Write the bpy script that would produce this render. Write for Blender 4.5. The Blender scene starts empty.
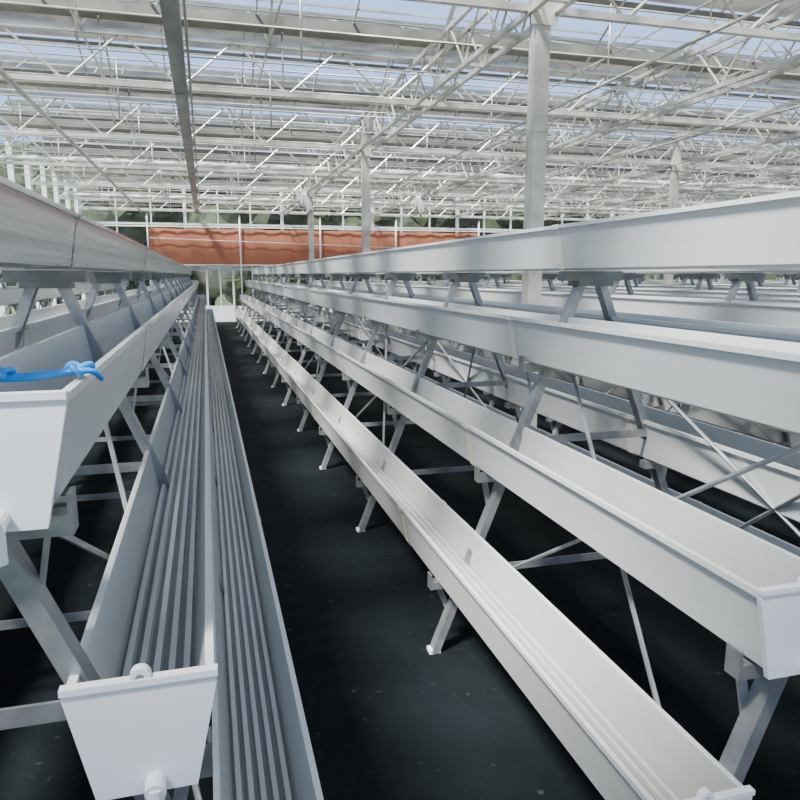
import bpy, math, random
from mathutils import Vector, Matrix
random.seed(4)
H=1.45
scene=bpy.context.scene

# ---------------------------------------------------------------- materials
def new_mat(name):
    m=bpy.data.materials.new(name); m.use_nodes=True
    nt=m.node_tree; b=nt.nodes.get('Principled BSDF')
    return m,nt,b
def noisy(name,c1,c2,scale=(3,3,3),rough=.4,metal=0.0,bump=0.0,bscale=40,detail=4):
    m,nt,b=new_mat(name)
    tc=nt.nodes.new('ShaderNodeTexCoord'); mp=nt.nodes.new('ShaderNodeMapping')
    mp.inputs['Scale'].default_value=scale
    n=nt.nodes.new('ShaderNodeTexNoise'); n.inputs['Scale'].default_value=1.0; n.inputs['Detail'].default_value=detail
    r=nt.nodes.new('ShaderNodeValToRGB')
    r.color_ramp.elements[0].position=.32; r.color_ramp.elements[1].position=.68
    r.color_ramp.elements[0].color=(*c1,1); r.color_ramp.elements[1].color=(*c2,1)
    nt.links.new(tc.outputs['Object'],mp.inputs['Vector']); nt.links.new(mp.outputs[0],n.inputs['Vector'])
    nt.links.new(n.outputs['Fac'],r.inputs['Fac']); nt.links.new(r.outputs['Color'],b.inputs['Base Color'])
    b.inputs['Roughness'].default_value=rough; b.inputs['Metallic'].default_value=metal
    if bump>0:
        n2=nt.nodes.new('ShaderNodeTexNoise'); n2.inputs['Scale'].default_value=bscale
        nt.links.new(tc.outputs['Object'],n2.inputs['Vector'])
        bp=nt.nodes.new('ShaderNodeBump'); bp.inputs['Strength'].default_value=bump; bp.inputs['Distance'].default_value=.02
        nt.links.new(n2.outputs['Fac'],bp.inputs['Height']); nt.links.new(bp.outputs['Normal'],b.inputs['Normal'])
    return m
M_gut=noisy('gutter_paint',(.62,.63,.61),(.72,.72,.70),(6,.7,6),.22)
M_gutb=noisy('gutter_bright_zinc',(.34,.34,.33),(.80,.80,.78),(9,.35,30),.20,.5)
M_rib=noisy('gutter_inner',(.52,.53,.51),(.64,.65,.63),(6,.8,6),.25,.1)
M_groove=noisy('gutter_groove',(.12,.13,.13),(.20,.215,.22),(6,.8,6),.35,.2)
M_cap=noisy('cap_plastic',(.76,.77,.80),(.84,.84,.87),(5,5,5),.4)
M_galv=noisy('galvanised_steel',(.22,.23,.24),(.38,.39,.40),(14,14,14),.38,.6)
M_truss=noisy('truss_steel',(.34,.33,.29),(.68,.67,.61),(3,3,3),.36,.45)
M_rgut=noisy('roof_gutter_steel_backlit',(.13,.125,.105),(.25,.24,.20),(3,3,3),.5,.4)  # backlit look of roof gutters and ridges put into a darker steel colour
M_dark=noisy('dark_steel',(.11,.12,.12),(.18,.19,.19),(8,8,8),.4,.5)
M_beam=noisy('beam_steel',(.18,.19,.19),(.42,.43,.42),(3,1,3),.33,.6)
M_white=noisy('white_paint',(.70,.72,.71),(.80,.81,.79),(2,2,2),.5)
M_blue=noisy('blue_hose',(.01,.24,.70),(.02,.34,.82),(20,20,20),.35)
M_tape=noisy('cream_tape',(.70,.67,.58),(.76,.72,.64),(9,9,9),.5)
M_cloth=noisy('screen_cloth',(.50,.50,.48),(.70,.70,.68),(6,6,2),.8,0,.4,12)
M_red=noisy('terracotta_curtain',(.36,.12,.065),(.44,.16,.09),(.5,1.5,1.0),.8,0,.3,5)
M_leaf=noisy('foliage',(.007,.016,.010),(.07,.085,.035),(2.2,2.2,2.2),.8,0,1,6,8)

def floor_mat():
    m,nt,b=new_mat('weed_fabric')
    tc=nt.nodes.new('ShaderNodeTexCoord')
    n=nt.nodes.new('ShaderNodeTexNoise'); n.inputs['Scale'].default_value=1.6; n.inputs['Detail'].default_value=8
    r=nt.nodes.new('ShaderNodeValToRGB'); r.color_ramp.elements[0].position=.35; r.color_ramp.elements[1].position=.75
    r.color_ramp.elements[0].color=(.0025,.004,.005,1); r.color_ramp.elements[1].color=(.009,.013,.015,1)
    nt.links.new(tc.outputs['Object'],n.inputs['Vector']); nt.links.new(n.outputs['Fac'],r.inputs['Fac'])
    v=nt.nodes.new('ShaderNodeTexNoise'); v.inputs['Scale'].default_value=24; v.inputs['Detail'].default_value=3
    r2=nt.nodes.new('ShaderNodeValToRGB'); r2.color_ramp.elements[0].position=.66; r2.color_ramp.elements[1].position=.80
    nt.links.new(tc.outputs['Object'],v.inputs['Vector']); nt.links.new(v.outputs['Fac'],r2.inputs['Fac'])
    mx=nt.nodes.new('ShaderNodeMixRGB'); mx.inputs[2].default_value=(.04,.045,.045,1)
    nt.links.new(r2.outputs['Color'],mx.inputs[0]); nt.links.new(r.outputs['Color'],mx.inputs[1])
    nt.links.new(mx.outputs[0],b.inputs['Base Color'])
    b.inputs['Roughness'].default_value=.75; b.inputs['Specular IOR Level'].default_value=.10
    bp=nt.nodes.new('ShaderNodeBump'); bp.inputs['Strength'].default_value=.35; bp.inputs['Distance'].default_value=.03
    n3=nt.nodes.new('ShaderNodeTexNoise'); n3.inputs['Scale'].default_value=7; n3.inputs['Detail'].default_value=5
    nt.links.new(tc.outputs['Object'],n3.inputs['Vector'])
    nt.links.new(n3.outputs['Fac'],bp.inputs['Height']); nt.links.new(bp.outputs['Normal'],b.inputs['Normal'])
    return m
M_floor=floor_mat()
def glass_mat(name,tint,gloss,trans_amt,tcol,sc=(1.3,1.3,1.3)):
    m=bpy.data.materials.new(name); m.use_nodes=True; nt=m.node_tree; nt.nodes.clear()
    o=nt.nodes.new('ShaderNodeOutputMaterial')
    t=nt.nodes.new('ShaderNodeBsdfTransparent'); t.inputs[0].default_value=(*tint,1)
    g=nt.nodes.new('ShaderNodeBsdfGlossy'); g.inputs['Roughness'].default_value=.05
    l=nt.nodes.new('ShaderNodeBsdfTranslucent')
    tc=nt.nodes.new('ShaderNodeTexCoord'); mp=nt.nodes.new('ShaderNodeMapping'); mp.inputs['Scale'].default_value=sc
    n=nt.nodes.new('ShaderNodeTexNoise'); n.inputs['Scale'].default_value=1; n.inputs['Detail'].default_value=6
    r=nt.nodes.new('ShaderNodeValToRGB'); r.color_ramp.elements[0].position=.35; r.color_ramp.elements[1].position=.65
    r.color_ramp.elements[0].color=(*[c*.3 for c in tcol],1); r.color_ramp.elements[1].color=(*tcol,1)
    nt.links.new(tc.outputs['Object'],mp.inputs['Vector']); nt.links.new(mp.outputs[0],n.inputs['Vector'])
    nt.links.new(n.outputs['Fac'],r.inputs['Fac']); nt.links.new(r.outputs['Color'],l.inputs[0])
    m1=nt.nodes.new('ShaderNodeMixShader'); m1.inputs[0].default_value=trans_amt
    nt.links.new(t.outputs[0],m1.inputs[1]); nt.links.new(l.outputs[0],m1.inputs[2])
    m2=nt.nodes.new('ShaderNodeMixShader'); m2.inputs[0].default_value=gloss
    nt.links.new(m1.outputs[0],m2.inputs[1]); nt.links.new(g.outputs[0],m2.inputs[2]); nt.links.new(m2.outputs[0],o.inputs[0])
    return m
M_clear=glass_mat('roof_glass_clear',(.90,.95,1),.04,.015,(.7,.75,.8))
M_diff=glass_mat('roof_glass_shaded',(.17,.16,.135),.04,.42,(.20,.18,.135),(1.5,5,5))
M_wall=glass_mat('wall_glass',(.74,.81,.82),.08,.03,(.4,.45,.45))

# ---------------------------------------------------------------- mesh builder
class MB:
    def __init__(s): s.v=[];s.f=[];s.m=[]
    def add(s,vs,fs,mi=0):
        o=len(s.v); s.v+= [tuple(v) for v in vs]
        s.f+=[tuple(i+o for i in f) for f in fs]
        s.m+= list(mi) if isinstance(mi,(list,tuple)) else [mi]*len(fs)
    def box(s,x0,x1,y0,y1,z0,z1,mi=0):
        vs=[(x,y,z) for x in(x0,x1) for y in(y0,y1) for z in(z0,z1)]
        s.add(vs,[(0,1,3,2),(4,6,7,5),(0,4,5,1),(2,3,7,6),(0,2,6,4),(1,5,7,3)],mi)
    def beam(s,a,b,w,h,mi=0,up=(0,0,1)):
        a=Vector(a);b=Vector(b);d=(b-a).normalized();u=Vector(up)
        if abs(d.dot(u))>.98: u=Vector((0,1,0))
        r=d.cross(u).normalized();u=r.cross(d)
        vs=[p+r*(w/2*i)+u*(h/2*j) for p in(a,b) for i,j in((-1,-1),(1,-1),(1,1),(-1,1))]
        s.add(vs,[(0,1,2,3),(7,6,5,4),(0,4,5,1),(1,5,6,2),(2,6,7,3),(3,7,4,0)],mi)
    def channel(s,a,b,w,h,t,mi=0,up=(0,0,1)):
        a=Vector(a);b=Vector(b);d=(b-a).normalized();u=Vector(up)
        if abs(d.dot(u))>.98: u=Vector((0,1,0))
        r=d.cross(u).normalized();u=r.cross(d)
        pr=[(-w/2,-h/2),(w/2,-h/2),(w/2,h/2),(w/2-t,h/2),(w/2-t,-h/2+t),(-w/2+t,-h/2+t),(-w/2+t,h/2),(-w/2,h/2)]
        vs=[p+r*i+u*j for p in(a,b) for i,j in pr]; n=8
        fs=[(i,(i+1)%n,(i+1)%n+n,i+n) for i in range(n)]
        fs+=[(0,1,4,5),(1,2,3,4),(0,5,6,7),(8,13,12,9),(9,12,11,10),(8,15,14,13)]
        s.add(vs,fs,mi)
    def pipe(s,a,b,r,n=6,mi=0):
        a=Vector(a);b=Vector(b);d=(b-a).normalized();u=Vector((0,0,1))
        if abs(d.z)>.95:u=Vector((1,0,0))
        x=d.cross(u).normalized();y=x.cross(d)
        vs=[p+x*(r*math.cos(2*math.pi*k/n))+y*(r*math.sin(2*math.pi*k/n)) for p in(a,b) for k in range(n)]
        fs=[(k,(k+1)%n,(k+1)%n+n,k+n) for k in range(n)]+[tuple(range(n)),tuple(range(2*n-1,n-1,-1))]
        s.add(vs,fs,mi)
    def obj(s,name,mats,parent=None,bevel=0,smooth=False):
        me=bpy.data.meshes.new(name); me.from_pydata(s.v,[],s.f)
        for m in mats: me.materials.append(m)
        me.polygons.foreach_set('material_index',s.m)
        if smooth: me.polygons.foreach_set('use_smooth',[True]*len(s.f))
        me.update(); me.validate()
        import bmesh
        bm=bmesh.new(); bm.from_mesh(me); bmesh.ops.recalc_face_normals(bm,faces=bm.faces); bm.to_mesh(me); bm.free()
        o=bpy.data.objects.new(name,me); scene.collection.objects.link(o)
        if parent: o.parent=parent
        if bevel:
            b=o.modifiers.new('bevel','BEVEL'); b.width=bevel; b.segments=2; b.limit_method='ANGLE'
        return o

# ---------------------------------------------------------------- gutters
GW,GB,GH=.094,.062,.17     # half top, half bottom, height
Y0,Y1=.98,21.2
def gutter_mesh(y0,y1,seed):
    mb=MB(); rnd=random.Random(seed)
    t=.006; fz=-.130
    hw=lambda z: GW+(GB-GW)*(-z/GH)
    fi=hw(fz)-t
    outer=[(-GW+t+.0,0),(-GW-.007,0),(-GW-.007,-.013),(-hw(-.013),-.013),(-GB-.004,-GH+.008),(-GB+.006,-GH),(GB-.006,-GH),(GB+.004,-GH+.008),(hw(-.013),-.013),(GW+.007,-.013),(GW+.007,0),(GW-t,0)]
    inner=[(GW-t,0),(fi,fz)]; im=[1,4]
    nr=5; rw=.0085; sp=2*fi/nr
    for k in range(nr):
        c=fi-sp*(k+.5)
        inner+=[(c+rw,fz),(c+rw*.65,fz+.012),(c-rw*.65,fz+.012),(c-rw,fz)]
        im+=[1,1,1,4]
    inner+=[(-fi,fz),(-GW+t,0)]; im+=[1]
    for prof,mi in((outer,[0]*(len(outer)-1)),(inner,im)):
        n=len(prof)
        vs=[(x,y,z) for y in(y0,y1) for x,z in prof]
        mb.add(vs,[(i,i+1,i+1+n,i+n) for i in range(n-1)],mi[:n-1])
    y=y0+1.40+rnd.random()*.4
    while y<y1-.5:
        e=.002
        pr=[(-GW-.007-e,.002),(-GW-.007-e,-.015),(-hw(-.02)-e,-.016),(-GB-.004-e,-GH+.006),(-GB,-GH-e),(GB,-GH-e),(GB+.004+e,-GH+.006),(hw(-.02)+e,-.016),(GW+.007+e,-.015),(GW+.007+e,.002)]
        n=len(pr); w=.05
        vs=[(x,yy,z) for yy in(y,y+w) for x,z in pr]
        mb.add(vs,[(i,i+1,i+1+n,i+n) for i in range(n-1)],3)
        y+=2.72
    for ye,sg in((y0,-1),(y1,1)):
        ya,yb=(ye-.010,ye+.002) if sg<0 else (ye-.002,ye+.010)
        pr=[(-GW-.010,.006),(-GW-.010,-.012),(-GB-.008,-GH-.004),(GB+.008,-GH-.004),(GW+.010,-.012),(GW+.010,.006)]
        n=6; vs=[(x,yy,z) for yy in(ya,yb) for x,z in pr]
        mb.add(vs,[(i,(i+1)%n,(i+1)%n+n,i+n) for i in range(n)]+[tuple(range(n)),tuple(range(2*n-1,n-1,-1))],2)
        yo=ya-.004 if sg<0 else yb+.004
        mb.box(-GW-.012,GW+.012,min(ya,yo),max(yb,yo),-.002,.008,2)
        N=16; ri,ro=.0065,.0145
        rr=[]
        for yy in(ya-.003,yb+.001):
            for rad in(ri,ro):
                rr+=[(rad*math.cos(2*math.pi*k/N),yy,.010+rad*math.sin(2*math.pi*k/N)) for k in range(N)]
        fs=[]
        for k in range(N):
            k2=(k+1)%N
            fs+=[(k,k2,N+k2,N+k),(2*N+k,3*N+k,3*N+k2,2*N+k2),(N+k,N+k2,3*N+k2,3*N+k),(k,2*N+k,2*N+k2,k2)]
        mb.add(rr,fs,2)
        mb.pipe((.012,ye+sg*.004,-GH+.014),(.012,ye+sg*.034,-GH+.010),.015,14,2)
        mb.pipe((.012,ye+sg*.028,-GH+.016),(.012,ye+sg*.028,-GH-.040),.012,14,2)
    return mb
OFF=[(0,.188),(.185,-.155),(.355,-.57),(.54,-.98)]   # offset, rim height rel. eye
_variants={}
def add_gutter(x,z,parent,seed,name,bright=False):
    v='b' if bright else seed%3
    if v not in _variants:
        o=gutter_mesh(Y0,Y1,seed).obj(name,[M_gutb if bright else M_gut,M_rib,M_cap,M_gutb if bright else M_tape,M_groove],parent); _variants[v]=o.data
        b=o
    else:
        b=bpy.data.objects.new(name,_variants[v]); scene.collection.objects.link(b); b.parent=parent
    b.location=(x,0,z+H); return b
def leg_x(D): return .03+.40*D
def build_rack(cx,idx):
    e=bpy.data.objects.new('growing_gutter_rack',None); scene.collection.objects.link(e); e.location=(cx,0,0)
    n=0
    for k,(o,z) in enumerate(OFF):
        for s in((1,) if k==0 else (-1,1)):
            n+=1; add_gutter(s*o,z,e,n+idx,'gutter_%d'%n,bright=(k==0 and idx<2))
    mb=MB(); y=1.04
    while y<21.3:
        mb.box(-.115,.115,y-.035,y+.035,H-.022,H+.014,1)
        mb.box(-.07,.07,y-.045,y+.045,H-.040,H-.022,1)
        for s in(-1,1):
            a=(s*leg_x(.03),y,H-.03); b=(s*leg_x(H),y,.0)
            mb.channel(a,b,.030,.042,.004,0,up=(0,1,0))
            mb.box(b[0]-.022,b[0]+.022,y-.02,y+.02,0,.016,2)
            for (o,z) in OFF[1:]:
                zb=z-GH+H-.004; D=-(z-GH); lx=leg_x(D)
                xo=o+.085
                mb.box(*sorted((s*(lx-.05),s*xo)),y-.02,y+.02,zb-.030,zb,0)
                mb.box(*sorted((s*xo,s*(xo+.006))),y-.02,y+.02,zb-.030,zb+.03,0)
                mb.beam((s*(o+.05),y+.024,zb-.03),(s*leg_x(D+.14),y+.024,H-(D+.14)),.006,.022,0)
        for D in(.62,1.12):
            mb.beam((-leg_x(D),y-.025,H-D),(leg_x(D),y-.025,H-D),.006,.03,0)
        y+=1.36
    y=1.04; k=0
    while y+1.36<21.3:
        if k%2==0:
            for s in(-1,1):
                mb.pipe((s*(leg_x(.25)-.03),y,H-.25),(s*(leg_x(1.2)-.03),y+1.36,H-1.2),.007,6,0)
                mb.pipe((s*(leg_x(1.2)-.03),y,H-1.2),(s*(leg_x(.25)-.03),y+1.36,H-.25),.007,6,0)
        y+=1.36;k+=1
    mb.obj('a_frame_stands',[M_galv,M_dark,M_cap],e)
    return e
P=1.88; centres=[-.47-P,-.47]+[1.405+P*i for i in range(9)]
for i,c in enumerate(centres): build_rack(c,i)

def curve_obj(name,ptslist,r,mat):
    cu=bpy.data.curves.new(name,'CURVE'); cu.dimensions='3D'; cu.bevel_depth=r; cu.bevel_resolution=3
    for pts in ptslist:
        sp=cu.splines.new('NURBS'); sp.points.add(len(pts)-1); sp.order_u=3; sp.use_endpoint_u=True
        for p,q in zip(sp.points,pts): p.co=(*q,1)
    cu.materials.append(mat)
    o=bpy.data.objects.new(name,cu); scene.collection.objects.link(o); return o
zr=H-.155+.008
hx=-.278; hy=1.14
s1=[(hx-.34,0,zr),(hx-.20,.01,zr+.004),(hx-.10,0,zr+.002),(hx-.03,.008,zr-.006),(hx+.03,-.004,zr-.004),(hx+.07,.004,zr+.002),(hx+.10,0,zr+.006),(hx+.112,.01,zr-.002),(hx+.114,.03,zr-.012)]
s2=[(hx-.34,.022,zr+.002),(hx-.18,.018,zr),(hx-.09,.020,zr+.004),(hx-.02,.016,zr-.004),(hx+.04,.020,zr),(hx+.08,.018,zr+.004),(hx+.104,.022,zr+.004)]
def knot(cx,cy,cz,r,n=26):
    return [(cx+r*(math.sin(t)+1.4*math.sin(2*t))*.5,cy+r*(math.cos(t)-1.4*math.cos(2*t))*.6,cz+r*.35*math.sin(3*t)) for t in [2*math.pi*i/n for i in range(n+1)]]
sh=lambda P:[(a,b+hy,c) for a,b,c in P]
curve_obj('blue_hose',[sh(s1),sh(s2),knot(hx+.085,hy+.01,zr+.007,.018),knot(hx-.02,hy+.01,zr+.004,.013)],.0046,M_blue)

# ---------------------------------------------------------------- floor
XL,XR,YB=-3.45,19.0,-4.0
CY=5.05; YF=CY+17.64+.30
mb=MB(); mb.box(XL-.1,XR+.1,YB,YF+.1,-.05,0); mb.obj('floor',[M_floor])
mb=MB(); mb.box(-60,80,-40,90,-.4,-.06); mb.obj('ground_outside',[noisy('grass_ground',(.06,.10,.03),(.15,.17,.08),(1,1,1),.9)])

# ---------------------------------------------------------------- columns & trusses
ZB,ZT=H+1.90,H+2.38; ZG=H+2.55; ZR=H+3.2
colY=[CY-5.88,CY,CY+5.88,CY+11.76]; colX=[2.45,7.95,13.45]
for x in colX:
    for y in colY:
        mb=MB()
        mb.channel((x,y,0.02),(x,y,ZB+.5),.11,.11,.012,0,up=(0,1,0))
        mb.box(x-.06,x+.06,y+.045,y+.057,.02,ZB+.5)
        mb.box(x-.11,x+.11,y-.11,y+.11,0,.02)
        mb.box(x-.10,x+.10,y-.07,y-.055,ZB-.12,ZB+.05)
        mb.box(x-.065,x+.065,y-.062,y-.05,.9,1.0); mb.box(x-.065,x+.065,y-.062,y-.05,2.5,2.56)
        mb.obj('support_column',[M_truss])
girY=[CY+2.94*k for k in range(-3,7)]
def lattice(mb,a,b,z0,z1,step,ch,web):
    a=Vector((a[0],a[1],0)); b=Vector((b[0],b[1],0)); L=(b-a).length; d=(b-a)/L
    for z in(z0,z1): mb.beam(a+Vector((0,0,z)),b+Vector((0,0,z)),ch,ch)
    n=int(L/step)
    for k in range(n):
        p=a+d*(k*step); m=a+d*((k+.5)*step); q=a+d*((k+1)*step)
        mb.pipe(p+Vector((0,0,z0)),m+Vector((0,0,z1)),web,5)
        mb.pipe(m+Vector((0,0,z1)),q+Vector((0,0,z0)),web,5)
for y in girY:
    mb=MB()
    lattice(mb,(XL,y),(XR,y),ZB,ZT,1.1,.05,.012)
    x=XL+.55
    while x<XR:
        mb.beam((x,y,ZT),(x,y,ZG),.03,.03); x+=2.75
    mb.obj('roof_truss',[M_truss])
for x in[2.45,7.95,13.45,5.2,10.7]:
    mb=MB()
    for dx in(-.09,.09): lattice(mb,(x+dx,YB),(x+dx,YF-.08),ZB-.02,ZB+.42,.8,.04,.011)
    y=YB
    while y<YF-.1: mb.box(x-.09,x+.09,y-.015,y+.015,ZB-.03,ZB); y+=.8
    mb.obj('roof_truss',[M_truss])
mb=MB(); per=2.94
for y in girY:
    if y<YF-.4 : mb.channel((XL,y,ZG+.03),(XR,y,ZG+.03),.20,.12,.006,1)
for y in girY:
    yr=y+per/2
    if y+per>YF+.3: continue
    mb.beam((XL,yr,ZR),(XR,yr,ZR),.06,.08,1)
    for f in(.25,.75): mb.beam((XL,y+per*f,(ZG+ZR)/2),(XR,y+per*f,(ZG+ZR)/2),.035,.05,1)
    for f,z in((.6,.8),(.9,.25)): mb.beam((XL,y+per*f,ZG+(ZR-ZG)*z),(XR,y+per*f,ZG+(ZR-ZG)*z),.015,.02,0)
    x=XL+.55
    while x<XR:          # ridge props and ties
        mb.pipe((x,y,ZT),(x,yr,ZR),.014,5,0); mb.pipe((x,y+per,ZT),(x,yr,ZR),.014,5,0)
        mb.pipe((x,y,ZT),(x,y+per,ZT),.012,5,0); x+=1.83
    x=XL
    while x<=XR+.01:
        mb.beam((x,y,ZG+.05),(x,yr,ZR),.018,.03); mb.beam((x,yr,ZR),(x,y+per,ZG+.05),.018,.03); x+=1.02
mb.obj('roof_glazing_frame',[M_truss,M_rgut])
mb=MB()
for y in girY:
    if y+per>YF+.3: continue
    yr=y+per/2
    def quad(ya,za,yb,zb,mi): mb.add([(XL,ya,za),(XR,ya,za),(XR,yb,zb),(XL,yb,zb)],[(0,1,2,3)],mi)
    zg=ZG+.08; zr2=ZR+.035
    def at(f,down):
        return (y+per/2*f, zg+(zr2-zg)*f) if not down else (yr+per/2*f, zr2-(zr2-zg)*f)
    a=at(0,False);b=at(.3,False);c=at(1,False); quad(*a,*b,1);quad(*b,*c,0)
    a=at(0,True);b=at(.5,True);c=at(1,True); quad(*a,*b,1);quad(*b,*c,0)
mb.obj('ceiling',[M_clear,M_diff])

mb=MB(); mb.channel((-.15,YB,ZB-.01),(-.15,YF-.1,ZB-.01),.13,.10,.008)
for y in girY: mb.box(-.24,-.06,y-.03,y+.03,ZB-.07,ZB-.02)
mb.pipe((-.05,YB,ZB-.09),(-.05,YF-.1,ZB-.09),.012)
mb.obj('overhead_beam',[M_beam])
mb=MB()
mb.pipe((-1.75,YB,ZB-.03),(-1.75,YF-.1,ZB-.03),.028,8)
for x in(3.9,6.5,9.6,11.4): mb.pipe((x,YB,ZB-.04),(x,YF-.1,ZB-.04),.015,6)
y=1.2
while y<YF-.1:
    mb.pipe((XL+.05,y,ZB+.055),(XR-.05,y,ZB+.055),.008,4)
    mb.pipe((XL+.05,y+.5,ZB+.22),(XR-.05,y+.5,ZB+.22),.007,4)
    if y+.25<YF-.15: mb.pipe((XL+.05,y+.25,ZT+.1),(XR-.05,y+.25,ZT+.1),.010,4)
    y+=.98
y=CY-2.94
while y<YF-.1:
    for x in(-2.6,-.9,.9,3.9,6.5,9.6,12.): mb.pipe((x,y,ZB-.05),(x,y,ZT+.2),.009,4)
    y+=1.47
mb.obj('overhead_pipe_grid',[M_truss],smooth=True)
mb=MB(); mb.pipe((-1.18,4.6,ZB-.35),(-1.18,4.6,ZG),.018,8); mb.box(-1.22,-1.14,4.56,4.64,ZB-.40,ZB-.34); mb.obj('hanging_pipe',[M_truss])
def bundle(x0,x1,y,z,r):
    mb=MB(); n=10; segs=max(4,int((x1-x0)/.12)); vs=[]
    rn=random.Random(int(x0*7+y*13))
    for i in range(segs+1):
        x=x0+(x1-x0)*i/segs; rr=r*(1+.3*rn.uniform(-1,1))*(.6 if i in(0,segs) else 1)
        for k in range(n):
            a=2*math.pi*k/n; q=rr*(1+.2*math.sin(3*a+i)); vs.append((x,y+q*.8*math.cos(a),z+q*math.sin(a)))
    fs=[(i*n+k,i*n+(k+1)%n,(i+1)*n+(k+1)%n,(i+1)*n+k) for i in range(segs) for k in range(n)]
    fs+=[tuple(range(n)),tuple(range(segs*n+n-1,segs*n-1,-1))]
    mb.add(vs,fs); return mb
# gathered screen ends: pleated triangular drops of cloth hanging from the truss
def drape(cx,cy,zt,h,w,seed):
    mb=MB(); n=28; R=8; vs=[]; rn=random.Random(seed); jag=[rn.uniform(.75,1.1) for _ in range(n+1)]
    for j in range(R+1):
        f=j/R
        for i in range(n+1):
            u=i/n*2-1
            x=cx+u*w*(.25+.75*f)+.03*f
            L=h*(1-.55*abs(u-.2))*jag[i]
            vs.append((x,cy+.035*math.sin(i*1.9)*(.4+f),zt-L*f))
    W=n+1
    mb.add(vs,[(j*W+i,j*W+i+1,(j+1)*W+i+1,(j+1)*W+i) for j in range(R) for i in range(n)])
    o=mb.obj('gathered_shade_screen',[M_cloth],smooth=True)
    s=o.modifiers.new('thick','SOLIDIFY'); s.thickness=.006
for k,(x,y) in enumerate([(2.30,16.75),(5.05,16.75)]): drape(x,y,ZB-.03,.50,.20,k)
for y in(CY+8.82,CY+14.7): bundle(XL+.1,XR-.1,y+.08,ZB+.10,.04).obj('gathered_shade_screen',[M_cloth],smooth=True)

# ---------------------------------------------------------------- walls
mb=MB(); y=YF; zt=ZG+.1
mb.box(XL,XR,y-.06,y+.06,0,.45,0)
for z in(.45,1.62,2.98,ZB+.05,zt): mb.box(XL,XR,y-.04,y+.04,z-.03,z+.03,0)
x=XL; k=0
while x<=XR:
    w=.045 if k%3==0 else .02
    mb.box(x-w,x+w,y-.045,y+.045,.45,zt,0); x+=.98; k+=1
mb.add([(XL,y,.45),(XR,y,.45),(XR,y,zt),(XL,y,zt)],[(0,1,2,3)],1)
mb.obj('wall_back',[M_white,M_wall])
def side_wall(x,name):
    mb=MB(); zt=ZG+.05
    mb.box(x-.06,x+.06,YB,YF,0,.45,0)
    for z in(.45,1.6,2.9,zt): mb.box(x-.04,x+.04,YB,YF,z-.03,z+.03,0)
    y=YB+.42; k=0
    while y<YF:
        w=.13 if k%2==0 else .04
        mb.box(x-.05,x+.05,y-w,y+w,0,zt,0); y+=1.47;k+=1
    mb.add([(x,YB,.45),(x,YF,.45),(x,YF,zt),(x,YB,zt)],[(0,1,2,3)],1)
    for y in girY:
        if y+per<YF+.3: mb.add([(x,y,zt),(x,y+per,zt),(x,y+per/2,ZR)],[(0,1,2)],1)
    mb.obj(name,[M_white,M_wall])
side_wall(XL-.06,'wall_left'); side_wall(XR+.06,'wall_right')
mb=MB(); nx,nz=120,8; xa,xb=-1.55,9.0; vs=[]
for j in range(nz+1):
    for i in range(nx+1):
        x=xa+(xb-xa)*i/nx; f=j/nz
        top=H+1.40-.02*math.sin(x*2.2)**2; bot=H+.30+.02*math.sin(x*1.7)
        vs.append((x,YF-.16+.012*math.sin(x*9+f*2)+.006*math.sin(x*23),bot+(top-bot)*f))
mb.add(vs,[(j*(nx+1)+i,j*(nx+1)+i+1,(j+1)*(nx+1)+i+1,(j+1)*(nx+1)+i) for j in range(nz) for i in range(nx)])
for z in(H+1.44,H+.30): mb.pipe((XL+.1,YF-.24,z),(XR-.1,YF-.24,z),.02,6,1)
mb.pipe((xa,YF-.24,H+1.1),(xb,YF-.24,H+.8),.012,6,1)
for x in(-1.6,1.1,3.6,6.1,9.0): mb.pipe((x,YF-.24,.02),(x,YF-.24,ZB-.1),.025,6,1)
mb.obj('roll_up_curtain',[M_red,M_white],smooth=True)
mb=MB()
for x in(.05,.85): mb.box(x-.03,x+.03,YF-.13,YF-.07,0,H+.25,0)
mb.box(.02,.88,YF-.13,YF-.07,H+.2,H+.27,0); mb.box(.08,.82,YF-.12,YF-.08,0,.5,0)
mb.box(.435,.465,YF-.12,YF-.08,.5,H+.2,0)
mb.add([(.08,YF-.1,.5),(.82,YF-.1,.5),(.82,YF-.1,H+.2),(.08,YF-.1,H+.2)],[(0,1,2,3)],1)
mb.obj('door_1',[M_white,M_wall])

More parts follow.
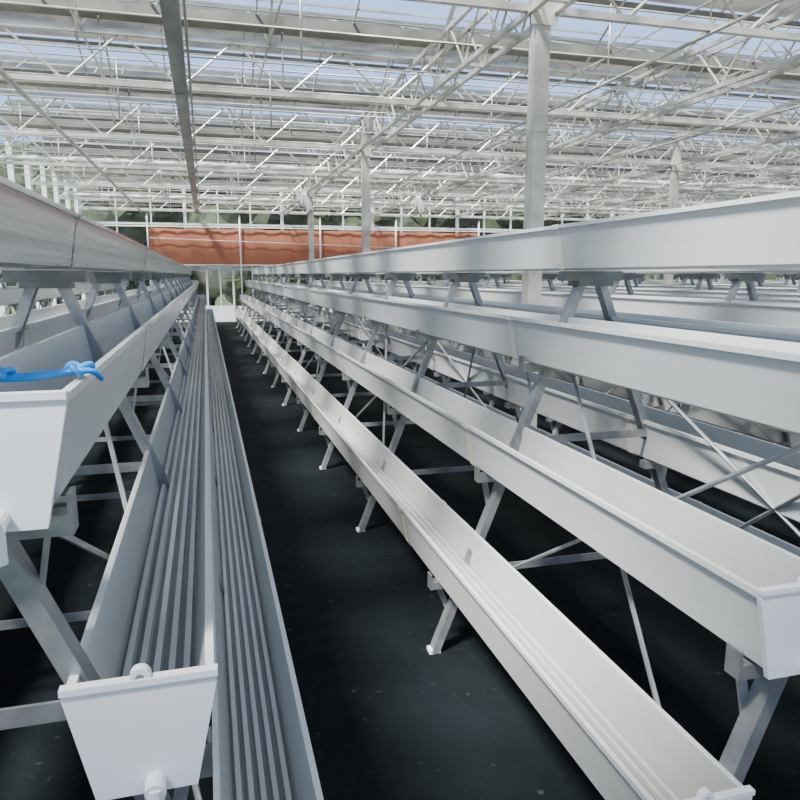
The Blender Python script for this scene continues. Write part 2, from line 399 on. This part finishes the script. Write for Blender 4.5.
# ---------------------------------------------------------------- trees outside
import bmesh
def tree(x,y,r,h,seed):
    rn=random.Random(seed); bm=bmesh.new()
    for k in range(9):
        m=Matrix.Translation((x+rn.uniform(-.6,.6)*r,y+rn.uniform(-.4,.4)*r,h*rn.uniform(.18,.8)))@Matrix.Diagonal((r*rn.uniform(.6,.9),r*rn.uniform(.6,.9),h*rn.uniform(.18,.28),1))
        bmesh.ops.create_icosphere(bm,subdivisions=3,radius=1,matrix=m)
    for v in bm.verts: v.co+=Vector((rn.uniform(-1,1),rn.uniform(-1,1),rn.uniform(-1,1)))*.13
    for v in bm.verts: v.co.z=max(v.co.z,-.05)
    m=Matrix.Translation((x,y,h*.25-.1)); bmesh.ops.create_cone(bm,segments=8,radius1=.15,radius2=.1,depth=h*.5,matrix=m)
    me=bpy.data.meshes.new('tree'); bm.to_mesh(me); bm.free(); me.materials.append(M_leaf)
    o=bpy.data.objects.new('tree',me); scene.collection.objects.link(o)
k=0; x=-7
while x<30:
    tree(x,28.5+1.5*math.sin(k*2.1),2.1,6.4+.8*math.sin(k*1.7),k); x+=1.8; k+=1
for i in range(3): tree(-11,15+i*4,1.7,3.4+.6*math.sin(i*2),50+i)

# ---------------------------------------------------------------- light
w=bpy.data.worlds.new('sky'); scene.world=w; w.use_nodes=True; nt=w.node_tree
bg=nt.nodes['Background']; tc=nt.nodes.new('ShaderNodeTexCoord'); sx=nt.nodes.new('ShaderNodeSeparateXYZ')
rp=nt.nodes.new('ShaderNodeValToRGB'); rp.color_ramp.elements[0].position=0; rp.color_ramp.elements[0].color=(1,.98,.94,1)
rp.color_ramp.elements[1].position=.75; rp.color_ramp.elements[1].color=(.48,.58,.80,1)
e=rp.color_ramp.elements.new(.12); e.color=(.36,.57,1.0,1)
nt.links.new(tc.outputs['Generated'],sx.inputs[0]); nt.links.new(sx.outputs['Z'],rp.inputs['Fac']); nt.links.new(rp.outputs['Color'],bg.inputs['Color'])
bg.inputs['Strength'].default_value=2.05
sd=bpy.data.lights.new('sun','SUN'); sd.energy=21.0; sd.angle=math.radians(10); sd.color=(1,.95,.86)
so=bpy.data.objects.new('sun',sd); scene.collection.objects.link(so)
so.rotation_euler=Vector((.55,.45,-1)).to_track_quat('-Z','Y').to_euler(); so.location=(0,0,20)

# ---------------------------------------------------------------- camera
f=700.0; th=math.atan(125/f); ph=math.atan(195/f*math.cos(th))
d=Vector((math.sin(ph)*math.cos(th),math.cos(ph)*math.cos(th),-math.sin(th)))
r=Vector((math.cos(ph),-math.sin(ph),0)); u=r.cross(d)
cam=bpy.data.cameras.new('camera'); co=bpy.data.objects.new('camera',cam); scene.collection.objects.link(co)
co.matrix_world=Matrix(((r.x,u.x,-d.x,0),(r.y,u.y,-d.y,0),(r.z,u.z,-d.z,H),(0,0,0,1)))
cam.sensor_width=36; cam.lens=f/800*36; cam.clip_start=.05; cam.clip_end=300
scene.camera=co
